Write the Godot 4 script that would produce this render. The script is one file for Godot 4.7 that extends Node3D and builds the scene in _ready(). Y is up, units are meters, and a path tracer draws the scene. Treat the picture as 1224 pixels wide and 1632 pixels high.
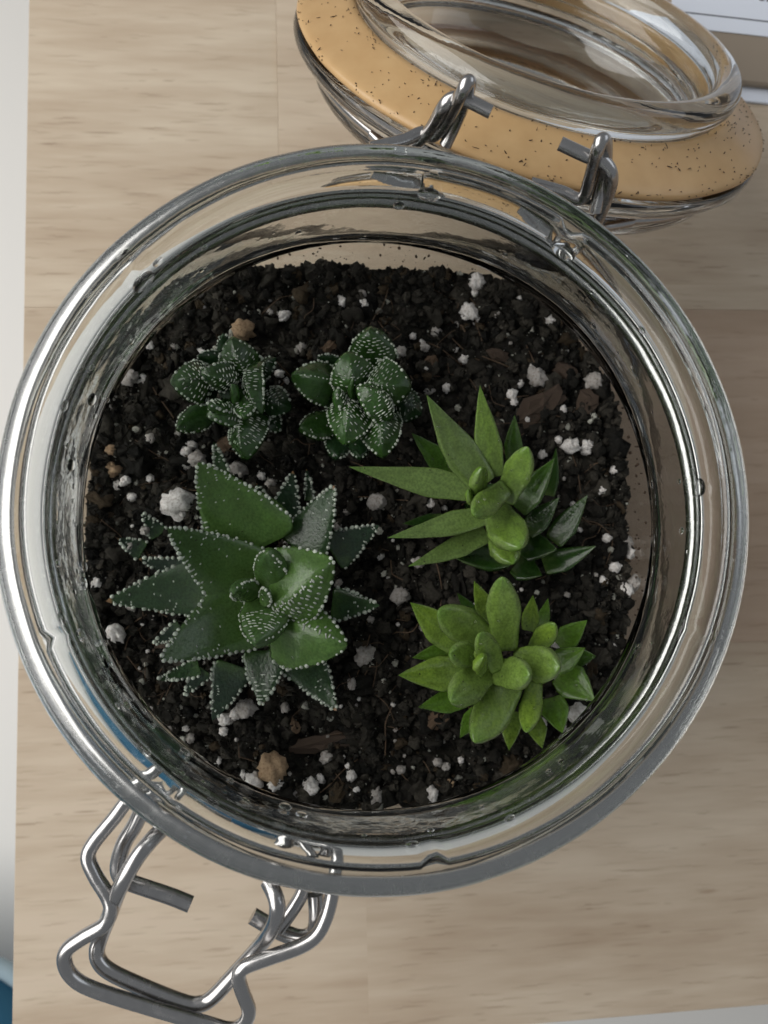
extends Node3D
# A clip-top glass jar planted with five small succulents, seen from above on a wooden table.
# Shapes are worked out in millimetres and committed in metres.

const MM := 0.001
const H := 80.0          # rim of the jar above the table
const SOIL := 35.0       # soil level above the table
const LID_C := Vector3(35.6, 31.9, -97.15)       # centre of the opened lid's flange
const LID_N := Vector3(0.1447, 0.8396, -0.5235)  # way its inner side faces
const LID_E := Vector3(-0.2237, 0.5432, 0.8093)  # from its centre to the hinge
const LID_S := Vector3(0.9638, 0.0, 0.2665)

var rng := RandomNumberGenerator.new()
var noise := FastNoiseLite.new()
var org := Vector3.ZERO   # base of the thing under construction, mm
var M := {}
var taken := {}


func _ready() -> void:
	# ---- camera
	var cam := Camera3D.new()
	cam.name = "camera"
	cam.transform = Transform3D(Basis(Vector3(0.996004, 0.089196, 0.004440), Vector3(-0.004440, 0.099107, -0.995067), Vector3(-0.089196, 0.991071, 0.099107)), Vector3(-0.00966, 0.17888, 0.01147))
	cam.fov = 67.29
	cam.near = 0.01
	cam.far = 20.0
	var lens := CameraAttributesPhysical.new()
	lens.frustum_focal_length = 18.03
	lens.frustum_focus_distance = 0.122
	lens.frustum_near = 0.01
	lens.frustum_far = 20.0
	lens.exposure_aperture = 18.0
	cam.attributes = lens
	add_child(cam)
	cam.current = true
	# ---- surroundings: a dim room
	var we := WorldEnvironment.new()
	we.name = "world_environment"
	var env := Environment.new()
	env.background_mode = Environment.BG_COLOR
	env.background_color = Color(0.475, 0.485, 0.495)
	env.background_energy_multiplier = 1.0
	env.tonemap_mode = Environment.TONE_MAPPER_LINEAR
	env.tonemap_exposure = 1.08
	env.sdfgi_enabled = true
	env.ssao_enabled = true
	env.ssil_enabled = true
	we.environment = env
	add_child(we)
	# ---- light of a window on the left, and a weaker one far behind on the right
	area_light("window_light", Vector3(-0.44, 0.38, -0.06), Vector3(0.0, 0.03, 0.0), Vector2(0.80, 0.48), 0.43, Color(1.0, 0.99, 0.975))
	area_light("side_window_light", Vector3(0.80, 0.55, -0.35), Vector3(0.0, 0.05, 0.0), Vector2(0.7, 0.5), 0.10, Color(0.93, 0.96, 1.0))
	rng.seed = 4711
	noise.seed = 11
	noise.frequency = 1.0
	make_materials()
	make_floor()
	make_table()
	make_paper()
	make_jar()
	make_soil()
	make_plants()


func area_light(called: String, at: Vector3, to: Vector3, size: Vector2, energy: float, tint: Color) -> void:
	var l := AreaLight3D.new()
	l.name = called
	l.area_size = size
	l.light_energy = energy
	l.light_color = tint
	l.shadow_enabled = true
	l.area_range = 6.0
	add_child(l)
	l.look_at_from_position(at, to, Vector3.UP)


# ------------------------------------------------------------------ helpers

func numbered(called: String) -> String:
	var n: int = taken.get(called, 0)
	taken[called] = n + 1
	return called if n == 0 else "%s_%03d" % [called, n]


func tag(o: Node, label: String, category := "", group := "") -> void:
	o.set_meta("label", label)
	if category:
		o.set_meta("category", category)
	if group:
		o.set_meta("group", group)


func thing(called: String, base: Vector3, label: String, category: String, group := "") -> Node3D:
	var o := Node3D.new()
	o.name = numbered(called)
	o.position = base * MM
	add_child(o)
	tag(o, label, category, group)
	org = base
	return o


# one mesh under parent: d = {v, i, c?, uv?}, all in mm and world places
func put(called: String, d: Dictionary, mat: Material, parent: Node, smooth := true) -> MeshInstance3D:
	var mi := MeshInstance3D.new()
	mi.name = called
	mi.mesh = mesh_of(d, smooth)
	mi.material_override = mat
	parent.add_child(mi, true)
	return mi


func mesh_of(d: Dictionary, smooth := true) -> ArrayMesh:
	var v: PackedVector3Array = d.v
	var idx: PackedInt32Array = d.i
	var col: PackedColorArray = d.get("c", PackedColorArray())
	var uv: PackedVector2Array = d.get("uv", PackedVector2Array())
	if not smooth:
		var v2 := PackedVector3Array()
		var c2 := PackedColorArray()
		var u2 := PackedVector2Array()
		var i2 := PackedInt32Array()
		for k in idx.size():
			v2.append(v[idx[k]])
			if col.size():
				c2.append(col[idx[k]])
			if uv.size():
				u2.append(uv[idx[k]])
			i2.append(k)
		v = v2
		col = c2
		uv = u2
		idx = i2
	var n := PackedVector3Array()
	n.resize(v.size())
	for k in range(0, idx.size(), 3):
		var a := v[idx[k]]
		var w := (v[idx[k + 2]] - a).cross(v[idx[k + 1]] - a)   # clockwise front faces
		n[idx[k]] += w
		n[idx[k + 1]] += w
		n[idx[k + 2]] += w
	var out := PackedVector3Array()
	out.resize(v.size())
	for k in v.size():
		n[k] = n[k].normalized() if n[k].length_squared() > 1e-20 else Vector3.UP
		out[k] = (v[k] - org) * MM
	var arrays := []
	arrays.resize(Mesh.ARRAY_MAX)
	arrays[Mesh.ARRAY_VERTEX] = out
	arrays[Mesh.ARRAY_NORMAL] = n
	arrays[Mesh.ARRAY_INDEX] = idx
	if col.size():
		arrays[Mesh.ARRAY_COLOR] = col
	if uv.size():
		arrays[Mesh.ARRAY_TEX_UV] = uv
	var m := ArrayMesh.new()
	m.add_surface_from_arrays(Mesh.PRIMITIVE_TRIANGLES, arrays)
	return m


# turns a closed shape's faces so that clockwise is outside
func closed(d: Dictionary) -> Dictionary:
	var v: PackedVector3Array = d.v
	var idx: PackedInt32Array = d.i
	var vol := 0.0
	var c := v[0]
	for k in range(0, idx.size(), 3):
		vol += (v[idx[k]] - c).dot((v[idx[k + 1]] - c).cross(v[idx[k + 2]] - c))
	if vol > 0.0:
		for k in range(0, idx.size(), 3):
			var t := idx[k + 1]
			idx[k + 1] = idx[k + 2]
			idx[k + 2] = t
	d.i = idx
	return d


func blank(colored := false) -> Dictionary:
	var d := {"v": PackedVector3Array(), "i": PackedInt32Array()}
	if colored:
		d.c = PackedColorArray()
	return d


func join(a: Dictionary, b: Dictionary) -> void:
	var v: PackedVector3Array = a.v
	var idx: PackedInt32Array = a.i
	var at := v.size()
	v.append_array(b.v)
	for k in b.i:
		idx.append(k + at)
	a.v = v
	a.i = idx
	if a.has("c"):
		var c: PackedColorArray = a.c
		c.append_array(b.c)
		a.c = c


func grid(rows: int, cols: int, wrap: bool) -> PackedInt32Array:
	var idx := PackedInt32Array()
	for r in rows - 1:
		for k in (cols if wrap else cols - 1):
			var k2 := (k + 1) % cols
			var a := r * cols + k
			var b := r * cols + k2
			var c := (r + 1) * cols + k
			var e := (r + 1) * cols + k2
			idx.append_array(PackedInt32Array([a, b, c, b, e, c]))
	return idx


func spline(pts: Array, per: int, loop := false) -> Array:
	var out := []
	var n := pts.size()
	for k in (n if loop else n - 1):
		var a = pts[(k - 1 + n) % n] if loop else pts[maxi(k - 1, 0)]
		var b = pts[k]
		var c = pts[(k + 1) % n]
		var e = pts[(k + 2) % n] if loop else pts[mini(k + 2, n - 1)]
		for s in per:
			var t := float(s) / per
			out.append(0.5 * (2.0 * b + (c - a) * t + (2.0 * a - 5.0 * b + 4.0 * c - e) * t * t + (3.0 * b - a - 3.0 * c + e) * t * t * t))
	if not loop:
		out.append(pts[n - 1])
	return out


# a round wire along points
func wire(pts: Array, radius: float, loop := false, per := 10, sides := 14) -> Dictionary:
	var p := spline(pts, per, loop)
	var n := p.size()
	var d := blank()
	var v := PackedVector3Array()
	var side := Vector3.ZERO
	for k in n:
		var before: Vector3 = p[(k - 1 + n) % n] if loop else p[maxi(k - 1, 0)]
		var after: Vector3 = p[(k + 1) % n] if loop else p[mini(k + 1, n - 1)]
		var dir := (after - before).normalized()
		if k == 0:
			side = dir.cross(Vector3(0.31, 0.9, 0.2)).normalized()
		side = (side - dir * side.dot(dir)).normalized()
		var up := dir.cross(side)
		for s in sides:
			var a := TAU * s / sides
			v.append(p[k] + (side * cos(a) + up * sin(a)) * radius)
	var idx := grid(n, sides, true)
	if loop:
		# close with a fresh ring so that a twist of the frame does no harm
		for s in sides:
			v.append(v[s])
		var best := 0
		var least := 1e9
		for o in sides:
			var q := v[(n - 1) * sides].distance_to(v[o])
			if q < least:
				least = q
				best = o
		for s in sides:
			var a := (n - 1) * sides + s
			var b := (n - 1) * sides + (s + 1) % sides
			var c := (s + best) % sides
			var e := (s + 1 + best) % sides
			idx.append_array(PackedInt32Array([a, b, c, b, e, c]))
	else:
		for end in 2:
			var first := (n - 1) * sides * end
			var ring := v.size()
			var mid: Vector3 = p[(n - 1) * end]
			for s in sides:
				v.append(mid + (v[first + s] - mid) * 0.98)
			v.append(mid)
			for s in sides:
				var s2 := (s + 1) % sides
				if end == 0:
					idx.append_array(PackedInt32Array([ring + s2, ring + s, ring + sides]))
				else:
					idx.append_array(PackedInt32Array([ring + s, ring + s2, ring + sides]))
	d.v = v
	d.i = idx
	return closed(d)


func superell(a: float, e := 3.1) -> float:
	return pow(pow(absf(cos(a)), e) + pow(absf(sin(a)), e), -1.0 / e)


# turned shape; profile of Vector4(r, y, how square, how far it takes part in the moulding breaks), place(r, y, angle) -> Vector3
func turned(profile: Array, segs: int, per: int, breaks: Array, wobble := 0.0) -> Dictionary:
	var p := spline(profile, per)
	var v := PackedVector3Array()
	for q in p:
		for s in segs:
			var a := TAU * s / segs
			var r: float = maxf(q.x, 0.0)
			r *= lerpf(1.0, superell(a), clampf(q.z, 0.0, 1.0))
			var y: float = q.y
			if q.w > 0.0:
				for b in breaks:
					var da: float = wrapf(a - float(b[0]), -PI, PI) / b[1]
					var g: float = exp(-pow(da, 6.0)) * q.w
					y -= b[2] * g
					r -= b[3] * g
			if wobble > 0.0 and r > 20.0:
				r += wobble * noise.get_noise_3d(cos(a) * 2.0, q.y * 0.06, sin(a) * 2.0)
				y += wobble * 0.6 * noise.get_noise_3d(cos(a) * 2.5 + 9.0, q.y * 0.06, sin(a) * 2.5)
			v.append(Vector3(r * cos(a), y, r * sin(a)))
	return closed({"v": v, "i": grid(p.size(), segs, true)})


func in_lid(d: Dictionary) -> Dictionary:
	var v: PackedVector3Array = d.v
	for k in v.size():
		v[k] = LID_C + LID_E * v[k].x + LID_N * v[k].y + LID_S * v[k].z
	d.v = v
	return closed(d)


func lid_at(r: float, h: float, a: float) -> Vector3:
	return LID_C + LID_N * h + (LID_E * cos(a) + LID_S * sin(a)) * r


# ball of few faces, stretched by a basis
func blob(rows: int, cols: int) -> Dictionary:
	var v := PackedVector3Array()
	for r in rows + 1:
		var t := PI * r / rows
		for k in cols:
			var a := TAU * k / cols
			v.append(Vector3(sin(t) * cos(a), cos(t), sin(t) * sin(a)))
	return closed({"v": v, "i": grid(rows + 1, cols, true)})


func lump(rows: int, cols: int, rough: float, seed_at: float) -> Dictionary:
	var d := blob(rows, cols)
	var v: PackedVector3Array = d.v
	for k in v.size():
		var q := v[k]
		var f := 1.0 + rough * noise.get_noise_3d(q.x * 1.3 + seed_at, q.y * 1.3 - seed_at, q.z * 1.3 + seed_at * 2.0) * 1.7
		f += rough * 0.38 * noise.get_noise_3d(q.x * 3.5 + seed_at, q.y * 3.5, q.z * 3.5 - seed_at)
		v[k] = q * f
	d.v = v
	return d


func moved(d: Dictionary, t: Transform3D) -> Dictionary:
	var v := PackedVector3Array()
	for q in d.v:
		v.append(t * q)
	var e := {"v": v, "i": d.i}
	if d.has("c"):
		e.c = d.c
	return e


func turn_any() -> Basis:
	return Basis.from_euler(Vector3(rng.randf() * TAU, rng.randf() * TAU, rng.randf() * TAU))


# ------------------------------------------------------------------ materials

func plain(color: Color, rough: float, metal := 0.0) -> StandardMaterial3D:
	var m := StandardMaterial3D.new()
	m.albedo_color = color
	m.roughness = rough
	m.metallic = metal
	return m


func lin(r: float, g: float, b: float) -> Color:
	return Color(r, g, b).linear_to_srgb()


func make_materials() -> void:
	var g := plain(Color(0.975, 0.985, 0.98, 0.0), 0.0)
	g.refraction_enabled = true
	g.refraction_scale = 0.05
	var rn := FastNoiseLite.new()
	rn.seed = 17
	rn.frequency = 0.02
	rn.fractal_octaves = 4
	var rt := NoiseTexture2D.new()
	rt.width = 256
	rt.height = 256
	rt.seamless = true
	rt.as_normal_map = true
	rt.bump_strength = 3.0
	rt.noise = rn
	g.normal_enabled = true
	g.normal_texture = rt
	g.normal_scale = 0.07
	g.uv1_triplanar = true
	g.uv1_scale = Vector3(45, 45, 45)
	M.glass = g
	var w := plain(Color(1, 1, 1, 0.0), 0.0)
	w.refraction_enabled = true
	w.refraction_scale = 0.033
	M.water = w
	M.steel = plain(lin(0.47, 0.46, 0.455), 0.2, 1.0)
	var st := FastNoiseLite.new()
	st.frequency = 0.03
	var stx := NoiseTexture2D.new()
	stx.width = 256
	stx.height = 256
	stx.seamless = true
	stx.noise = st
	var ramp := Gradient.new()
	ramp.set_color(0, Color(0.14, 0.14, 0.14))
	ramp.set_color(1, Color(0.34, 0.34, 0.34))
	stx.color_ramp = ramp
	M.steel.roughness = 1.0
	M.steel.roughness_texture = stx
	M.steel.uv1_triplanar = true
	M.steel.uv1_scale = Vector3(60, 60, 60)
	var ru := plain(lin(0.68, 0.46, 0.225), 0.33)
	ru.backlight_enabled = true
	ru.backlight = Color(0.62, 0.42, 0.2)
	var gn := FastNoiseLite.new()
	gn.seed = 9
	gn.frequency = 0.012
	gn.fractal_octaves = 4
	var gt := NoiseTexture2D.new()
	gt.width = 512
	gt.height = 512
	gt.seamless = true
	gt.noise = gn
	var gg := Gradient.new()
	gg.set_color(0, Color(0.93, 0.90, 0.87))
	gg.set_color(1, Color(1.0, 1.0, 1.0))
	gt.color_ramp = gg
	ru.albedo_texture = gt
	ru.uv1_triplanar = true
	ru.uv1_scale = Vector3(22, 22, 22)
	M.rubber = ru
	M.speck = plain(lin(0.05, 0.028, 0.015), 0.9)
	M.floor = plain(lin(0.86, 0.85, 0.82), 0.6)
	var leaf := plain(Color.WHITE, 0.24)
	leaf.vertex_color_use_as_albedo = true
	leaf.metallic_specular = 0.5
	leaf.backlight_enabled = true
	leaf.backlight = Color(0.10, 0.14, 0.04)
	var ln := FastNoiseLite.new()
	ln.frequency = 0.06
	ln.fractal_octaves = 4
	var lt := NoiseTexture2D.new()
	lt.width = 256
	lt.height = 256
	lt.seamless = true
	lt.as_normal_map = true
	lt.bump_strength = 2.5
	lt.noise = ln
	leaf.normal_enabled = true
	leaf.normal_texture = lt
	leaf.normal_scale = 0.5
	leaf.uv1_triplanar = true
	leaf.uv1_scale = Vector3(90, 90, 90)
	var mn := FastNoiseLite.new()
	mn.seed = 3
	mn.frequency = 0.035
	mn.fractal_octaves = 5
	mn.fractal_gain = 0.62
	var mt := NoiseTexture2D.new()
	mt.width = 512
	mt.height = 512
	mt.seamless = true
	mt.noise = mn
	var mg := Gradient.new()
	mg.set_color(0, Color(0.66, 0.68, 0.64))
	mg.set_color(1, Color(1.0, 1.0, 0.96))
	mg.add_point(0.55, Color(0.90, 0.91, 0.88))
	mt.color_ramp = mg
	leaf.albedo_texture = mt
	M.leaf = leaf
	var soil := plain(Color.WHITE, 0.95)
	soil.vertex_color_use_as_albedo = true
	soil.metallic_specular = 0.25
	soil.normal_enabled = true
	soil.normal_texture = lt
	soil.normal_scale = 1.0
	soil.uv1_triplanar = true
	soil.uv1_scale = Vector3(170, 170, 170)
	soil.albedo_texture = mt
	M.soil = soil
	var pn := FastNoiseLite.new()
	pn.frequency = 0.05
	pn.fractal_octaves = 4
	pn.seed = 5
	var px := NoiseTexture2D.new()
	px.width = 256
	px.height = 256
	px.seamless = true
	px.noise = pn
	var pr := Gradient.new()
	pr.set_color(0, Color(0.52, 0.47, 0.43))
	pr.set_color(1, Color(0.98, 0.97, 0.96))
	pr.add_point(0.42, Color(0.84, 0.82, 0.80))
	px.color_ramp = pr
	var white := plain(Color(1, 1, 1), 0.9)
	white.albedo_texture = px
	white.uv1_triplanar = true
	white.uv1_scale = Vector3(120, 120, 120)
	M.perlite = white
	var tan_p: StandardMaterial3D = white.duplicate()
	tan_p.albedo_color = Color(0.72, 0.62, 0.5)
	M.perlite_tan = tan_p
	var grey: StandardMaterial3D = white.duplicate()
	grey.albedo_color = Color(0.75, 0.74, 0.73)
	M.perlite_grey = grey
	M.bark = plain(lin(0.055, 0.036, 0.024), 0.9)
	M.bark_pale = plain(lin(0.11, 0.07, 0.042), 0.9)
	M.paper = plain(Color(0.86, 0.88, 0.92), 0.85)
	M.folder = plain(Color(0.56, 0.51, 0.45), 0.8)
	M.ink = plain(Color(0.10, 0.11, 0.13), 0.8)
	M.cloth = plain(Color(0.16, 0.38, 0.50), 0.9)
	M.cream = plain(Color(0.62, 0.70, 0.74), 0.9)


# ------------------------------------------------------------------ floor, table, paper

func slab(lo: Vector3, hi: Vector3, bevel: float, turn: Basis, uv_scale := 0.0, uv_at := Vector2.ZERO) -> Dictionary:
	# a board with bevelled edges; uv runs along its length on every side
	var v := PackedVector3Array()
	var uv := PackedVector2Array()
	var idx := PackedInt32Array()
	var c := (lo + hi) * 0.5
	var h := (hi - lo) * 0.5
	var rings := [[h.x - bevel, -h.y, h.z - bevel], [h.x, -h.y + bevel, h.z], [h.x, h.y - bevel, h.z], [h.x - bevel, h.y, h.z - bevel]]
	var quads := []
	for k in 3:
		var a = rings[k]
		var b = rings[k + 1]
		var s := [[-1, -1], [1, -1], [1, 1], [-1, 1]]
		for j in 4:
			var p = s[j]
			var q = s[(j + 1) % 4]
			quads.append([Vector3(a[0] * p[0], a[1], a[2] * p[1]), Vector3(a[0] * q[0], a[1], a[2] * q[1]), Vector3(b[0] * q[0], b[1], b[2] * q[1]), Vector3(b[0] * p[0], b[1], b[2] * p[1])])
	for e in [0, 3]:
		var a = rings[e]
		var quad := [Vector3(-a[0], a[1], -a[2]), Vector3(a[0], a[1], -a[2]), Vector3(a[0], a[1], a[2]), Vector3(-a[0], a[1], a[2])]
		if e == 0:
			quad.reverse()
		quads.append(quad)
	for quad in quads:
		var at := v.size()
		for q in quad:
			v.append(turn * (c + q))
			uv.append(Vector2(c.x + q.x, (c.z + q.z - q.y) * 4.0) * uv_scale + uv_at)
		idx.append_array(PackedInt32Array([at, at + 1, at + 2, at, at + 2, at + 3]))
	var d := closed({"v": v, "i": idx})
	if uv_scale > 0.0:
		d.uv = uv
	return d


func make_floor() -> void:
	org = Vector3.ZERO
	var f := put("floor", slab(Vector3(-2600, -300, -2600), Vector3(2600, -260, 2600), 2.0, Basis.IDENTITY), M.floor, self, false)
	f.set_meta("kind", "structure")
	f.set_meta("label", "pale floor far below the table edge")
	# a blue cushion lying on the floor by the table's corner
	var base := Vector3(-308, -260, 366)
	var t := thing("floor_cushion", base, "blue cushion on the floor past the table's lower left corner", "cushion")
	var v := PackedVector3Array()
	for r in 25:
		var th := PI * r / 24
		for k in 48:
			var a := TAU * k / 48
			var q := superell(a, 5.0)
			v.append(base + Vector3(cos(a) * q * 200.0 * pow(sin(th), 0.6), 62.0 + 60.0 * cos(th), sin(a) * q * 200.0 * pow(sin(th), 0.6)))
	put("cover", closed({"v": v, "i": grid(25, 48, true)}), M.cloth, t)
	var pts := []
	for k in 48:
		var a := TAU * k / 48
		pts.append(base + Vector3(cos(a), 0, sin(a)) * superell(a, 5.0) * 201.0 + Vector3(0, 62, 0))
	put("piping", wire(pts, 4.0, true, 2, 8), M.cream, t)


func wood_image(seed_at: int, tone: Color) -> ImageTexture:
	var w := 2048
	var h := 512
	var im := Image.create(w, h, false, Image.FORMAT_RGB8)
	var n1 := FastNoiseLite.new()
	n1.seed = seed_at
	n1.frequency = 0.004
	n1.fractal_octaves = 3
	var n2 := FastNoiseLite.new()
	n2.seed = seed_at + 7
	n2.frequency = 0.02
	n2.fractal_octaves = 4
	var dark := Color(0.57, 0.475, 0.385)
	for y in h:
		for x in w:
			# long figure along the board, bent a little
			var big := n1.get_noise_2d(x * 0.22 + 900.0, y * 1.3)
			var f := n1.get_noise_2d(x * 0.8, y * 5.0 + 30.0 * big)
			var s := n2.get_noise_2d(x * 0.34, y * 2.6 + 14.0 * big)
			var k := clampf(0.20 + 0.12 * f + 0.16 * s + 0.26 * big, 0.0, 0.75)
			im.set_pixel(x, y, tone.lerp(dark, k))
	# open pores: short dark dashes with the grain
	var r := RandomNumberGenerator.new()
	r.seed = seed_at * 31 + 5
	for k in 1900:
		var x := r.randi_range(0, w - 80)
		var y := r.randi_range(2, h - 5)
		var n := r.randi_range(10, 58)
		var amount := r.randf_range(0.04, 0.20) * (1.9 if r.randf() < 0.08 else 0.9)
		var tilt := r.randf_range(-0.05, 0.05)
		for j in n:
			var fade := sin(PI * (j + 0.5) / n)
			var yy := y + int(round(tilt * j))
			for o in 3:
				if yy + o < h and yy + o >= 0:
					var c := im.get_pixel(x + j, yy + o)
					im.set_pixel(x + j, yy + o, c.lerp(dark * 0.80, amount * fade * [0.6, 1.0, 0.5][o]))
	# a few small knots and resin stains
	for k in 7:
		var cx := r.randf_range(60, w - 60)
		var cy := r.randf_range(40, h - 40)
		var big := r.randf() < 0.3
		var rx := r.randf_range(14, 24) if big else r.randf_range(8, 18)
		var ry := r.randf_range(40, 70) if big else r.randf_range(2.5, 5)
		for y in range(maxi(0, int(cy - ry * 2)), mini(h, int(cy + ry * 2))):
			for x in range(maxi(0, int(cx - rx * 2)), mini(w, int(cx + rx * 2))):
				var q := exp(-(pow((x - cx) / rx, 2) + pow((y - cy) / ry, 2)) * 1.6) * (0.8 + 0.5 * n2.get_noise_2d(x * 2.0, y * 6.0))
				var c := im.get_pixel(x, y)
				im.set_pixel(x, y, c.lerp(Color(0.70, 0.55, 0.38) if big else Color(0.48, 0.37, 0.28), clampf(q * (0.4 if big else 0.5), 0.0, 1.0)))
	im.generate_mipmaps()
	return ImageTexture.create_from_image(im)


func make_table() -> void:
	var t := thing("wooden_table", Vector3(0, -260, 0), "pale wooden table of glued staves under the jar", "table")
	var turn := Basis(Vector3.UP, 0.025)
	var mats := []
	var tones := [Color(0.795, 0.74, 0.66), Color(0.725, 0.64, 0.56), Color(0.785, 0.725, 0.645)]
	for k in 3:
		var m := StandardMaterial3D.new()
		m.albedo_texture = wood_image(21 + k * 13, tones[k])
		m.roughness = 0.62
		m.metallic_specular = 0.35
		mats.append(m)
	# staves: rows along x, each of several lengths glued end to end
	var left := -75.5
	var edge := 109.5
	var r := 0
	for row in 8:
		var z1 := edge - row * 82.5
		var z0 := z1 - 82.5
		var x := left
		var n := 0
		var lens: Array = [[430.0, 500.0], [78.0, 400.0, 480.0], [59.0, 470.0, 400.0], [280.0, 520.0], [300.0, 500.0], [210.0, 520.0], [460.0, 300.0], [360.0, 420.0]][row]
		for l in lens:
			var lift := 0.02 * ((r * 7) % 3)
			put("stave", slab(Vector3(x + 0.012, -24, z0 + 0.012), Vector3(x + l - 0.012, -lift, z1 - 0.012), 0.08, turn, 1.0 / 400.0, Vector2(r * 0.37, r * 0.29)), mats[[2, 0, 0, 1, 0, 0, 2, 0, 2, 0, 1][r % 11]], t, false)
			x += l
			n += 1
			r += 1
	var m2: StandardMaterial3D = mats[0]
	for p in [[-40, 70], [780, 70], [780, -510], [-40, -510]]:
		put("leg", slab(Vector3(p[0] - 25, -260, p[1] - 25), Vector3(p[0] + 25, -24.3, p[1] + 25), 2.0, turn), m2, t, false)


func make_paper() -> void:
	# printed letter on a folder, both cut off by the frame's upper right corner
	var a0 := Vector3(107.2, 0.0, -113.1)
	var b0 := Vector3(108.3, 0.0, -132.6)
	var base := Vector3(b0.x, 0, b0.z + 3.0)
	var turn := Basis(Vector3.UP, -0.05)
	var f := thing("folder", base, "taupe card folder under the letter beyond the lid", "folder")
	var local := func(d: Dictionary) -> Dictionary:
		return moved(d, Transform3D(turn, base))
	put("cover", local.call(slab(Vector3(-24, 0.9, -130), Vector3(150, 3.0, 13.0), 0.5, Basis.IDENTITY)), M.folder, f, false)
	put("page_block", local.call(slab(Vector3(-23.5, 0.05, -130), Vector3(150, 0.85, 16.5), 0.1, Basis.IDENTITY)), M.paper, f, false)
	var s := thing("letter", base, "white printed sheet lying on the folder beyond the lid", "paper")
	put("sheet", local.call(slab(Vector3(-28, 3.1, -140), Vector3(150, 3.3, 0.0), 0.05, Basis.IDENTITY)), M.paper, s, false)
	put("ruled_line", local.call(slab(Vector3(-28, 3.302, -4.3), Vector3(150, 3.34, -3.95), 0.01, Basis.IDENTITY)), M.ink, s, false)
	var tm := TextMesh.new()
	var sf := SystemFont.new()
	sf.font_names = PackedStringArray(["Droid Serif"])
	sf.font_weight = 700
	tm.font = sf
	tm.text = "ne  citrau"
	tm.font_size = 32
	tm.pixel_size = 0.000135
	tm.depth = 0.00005
	tm.curve_step = 0.5
	var mi := MeshInstance3D.new()
	mi.name = "print"
	mi.mesh = tm
	mi.material_override = M.ink
	s.add_child(mi, true)
	mi.transform = Transform3D(turn * Basis(Vector3.RIGHT, -PI / 2), turn * Vector3(-2.2, 3.36, -11.3) * MM)


# ------------------------------------------------------------------ jar

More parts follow.
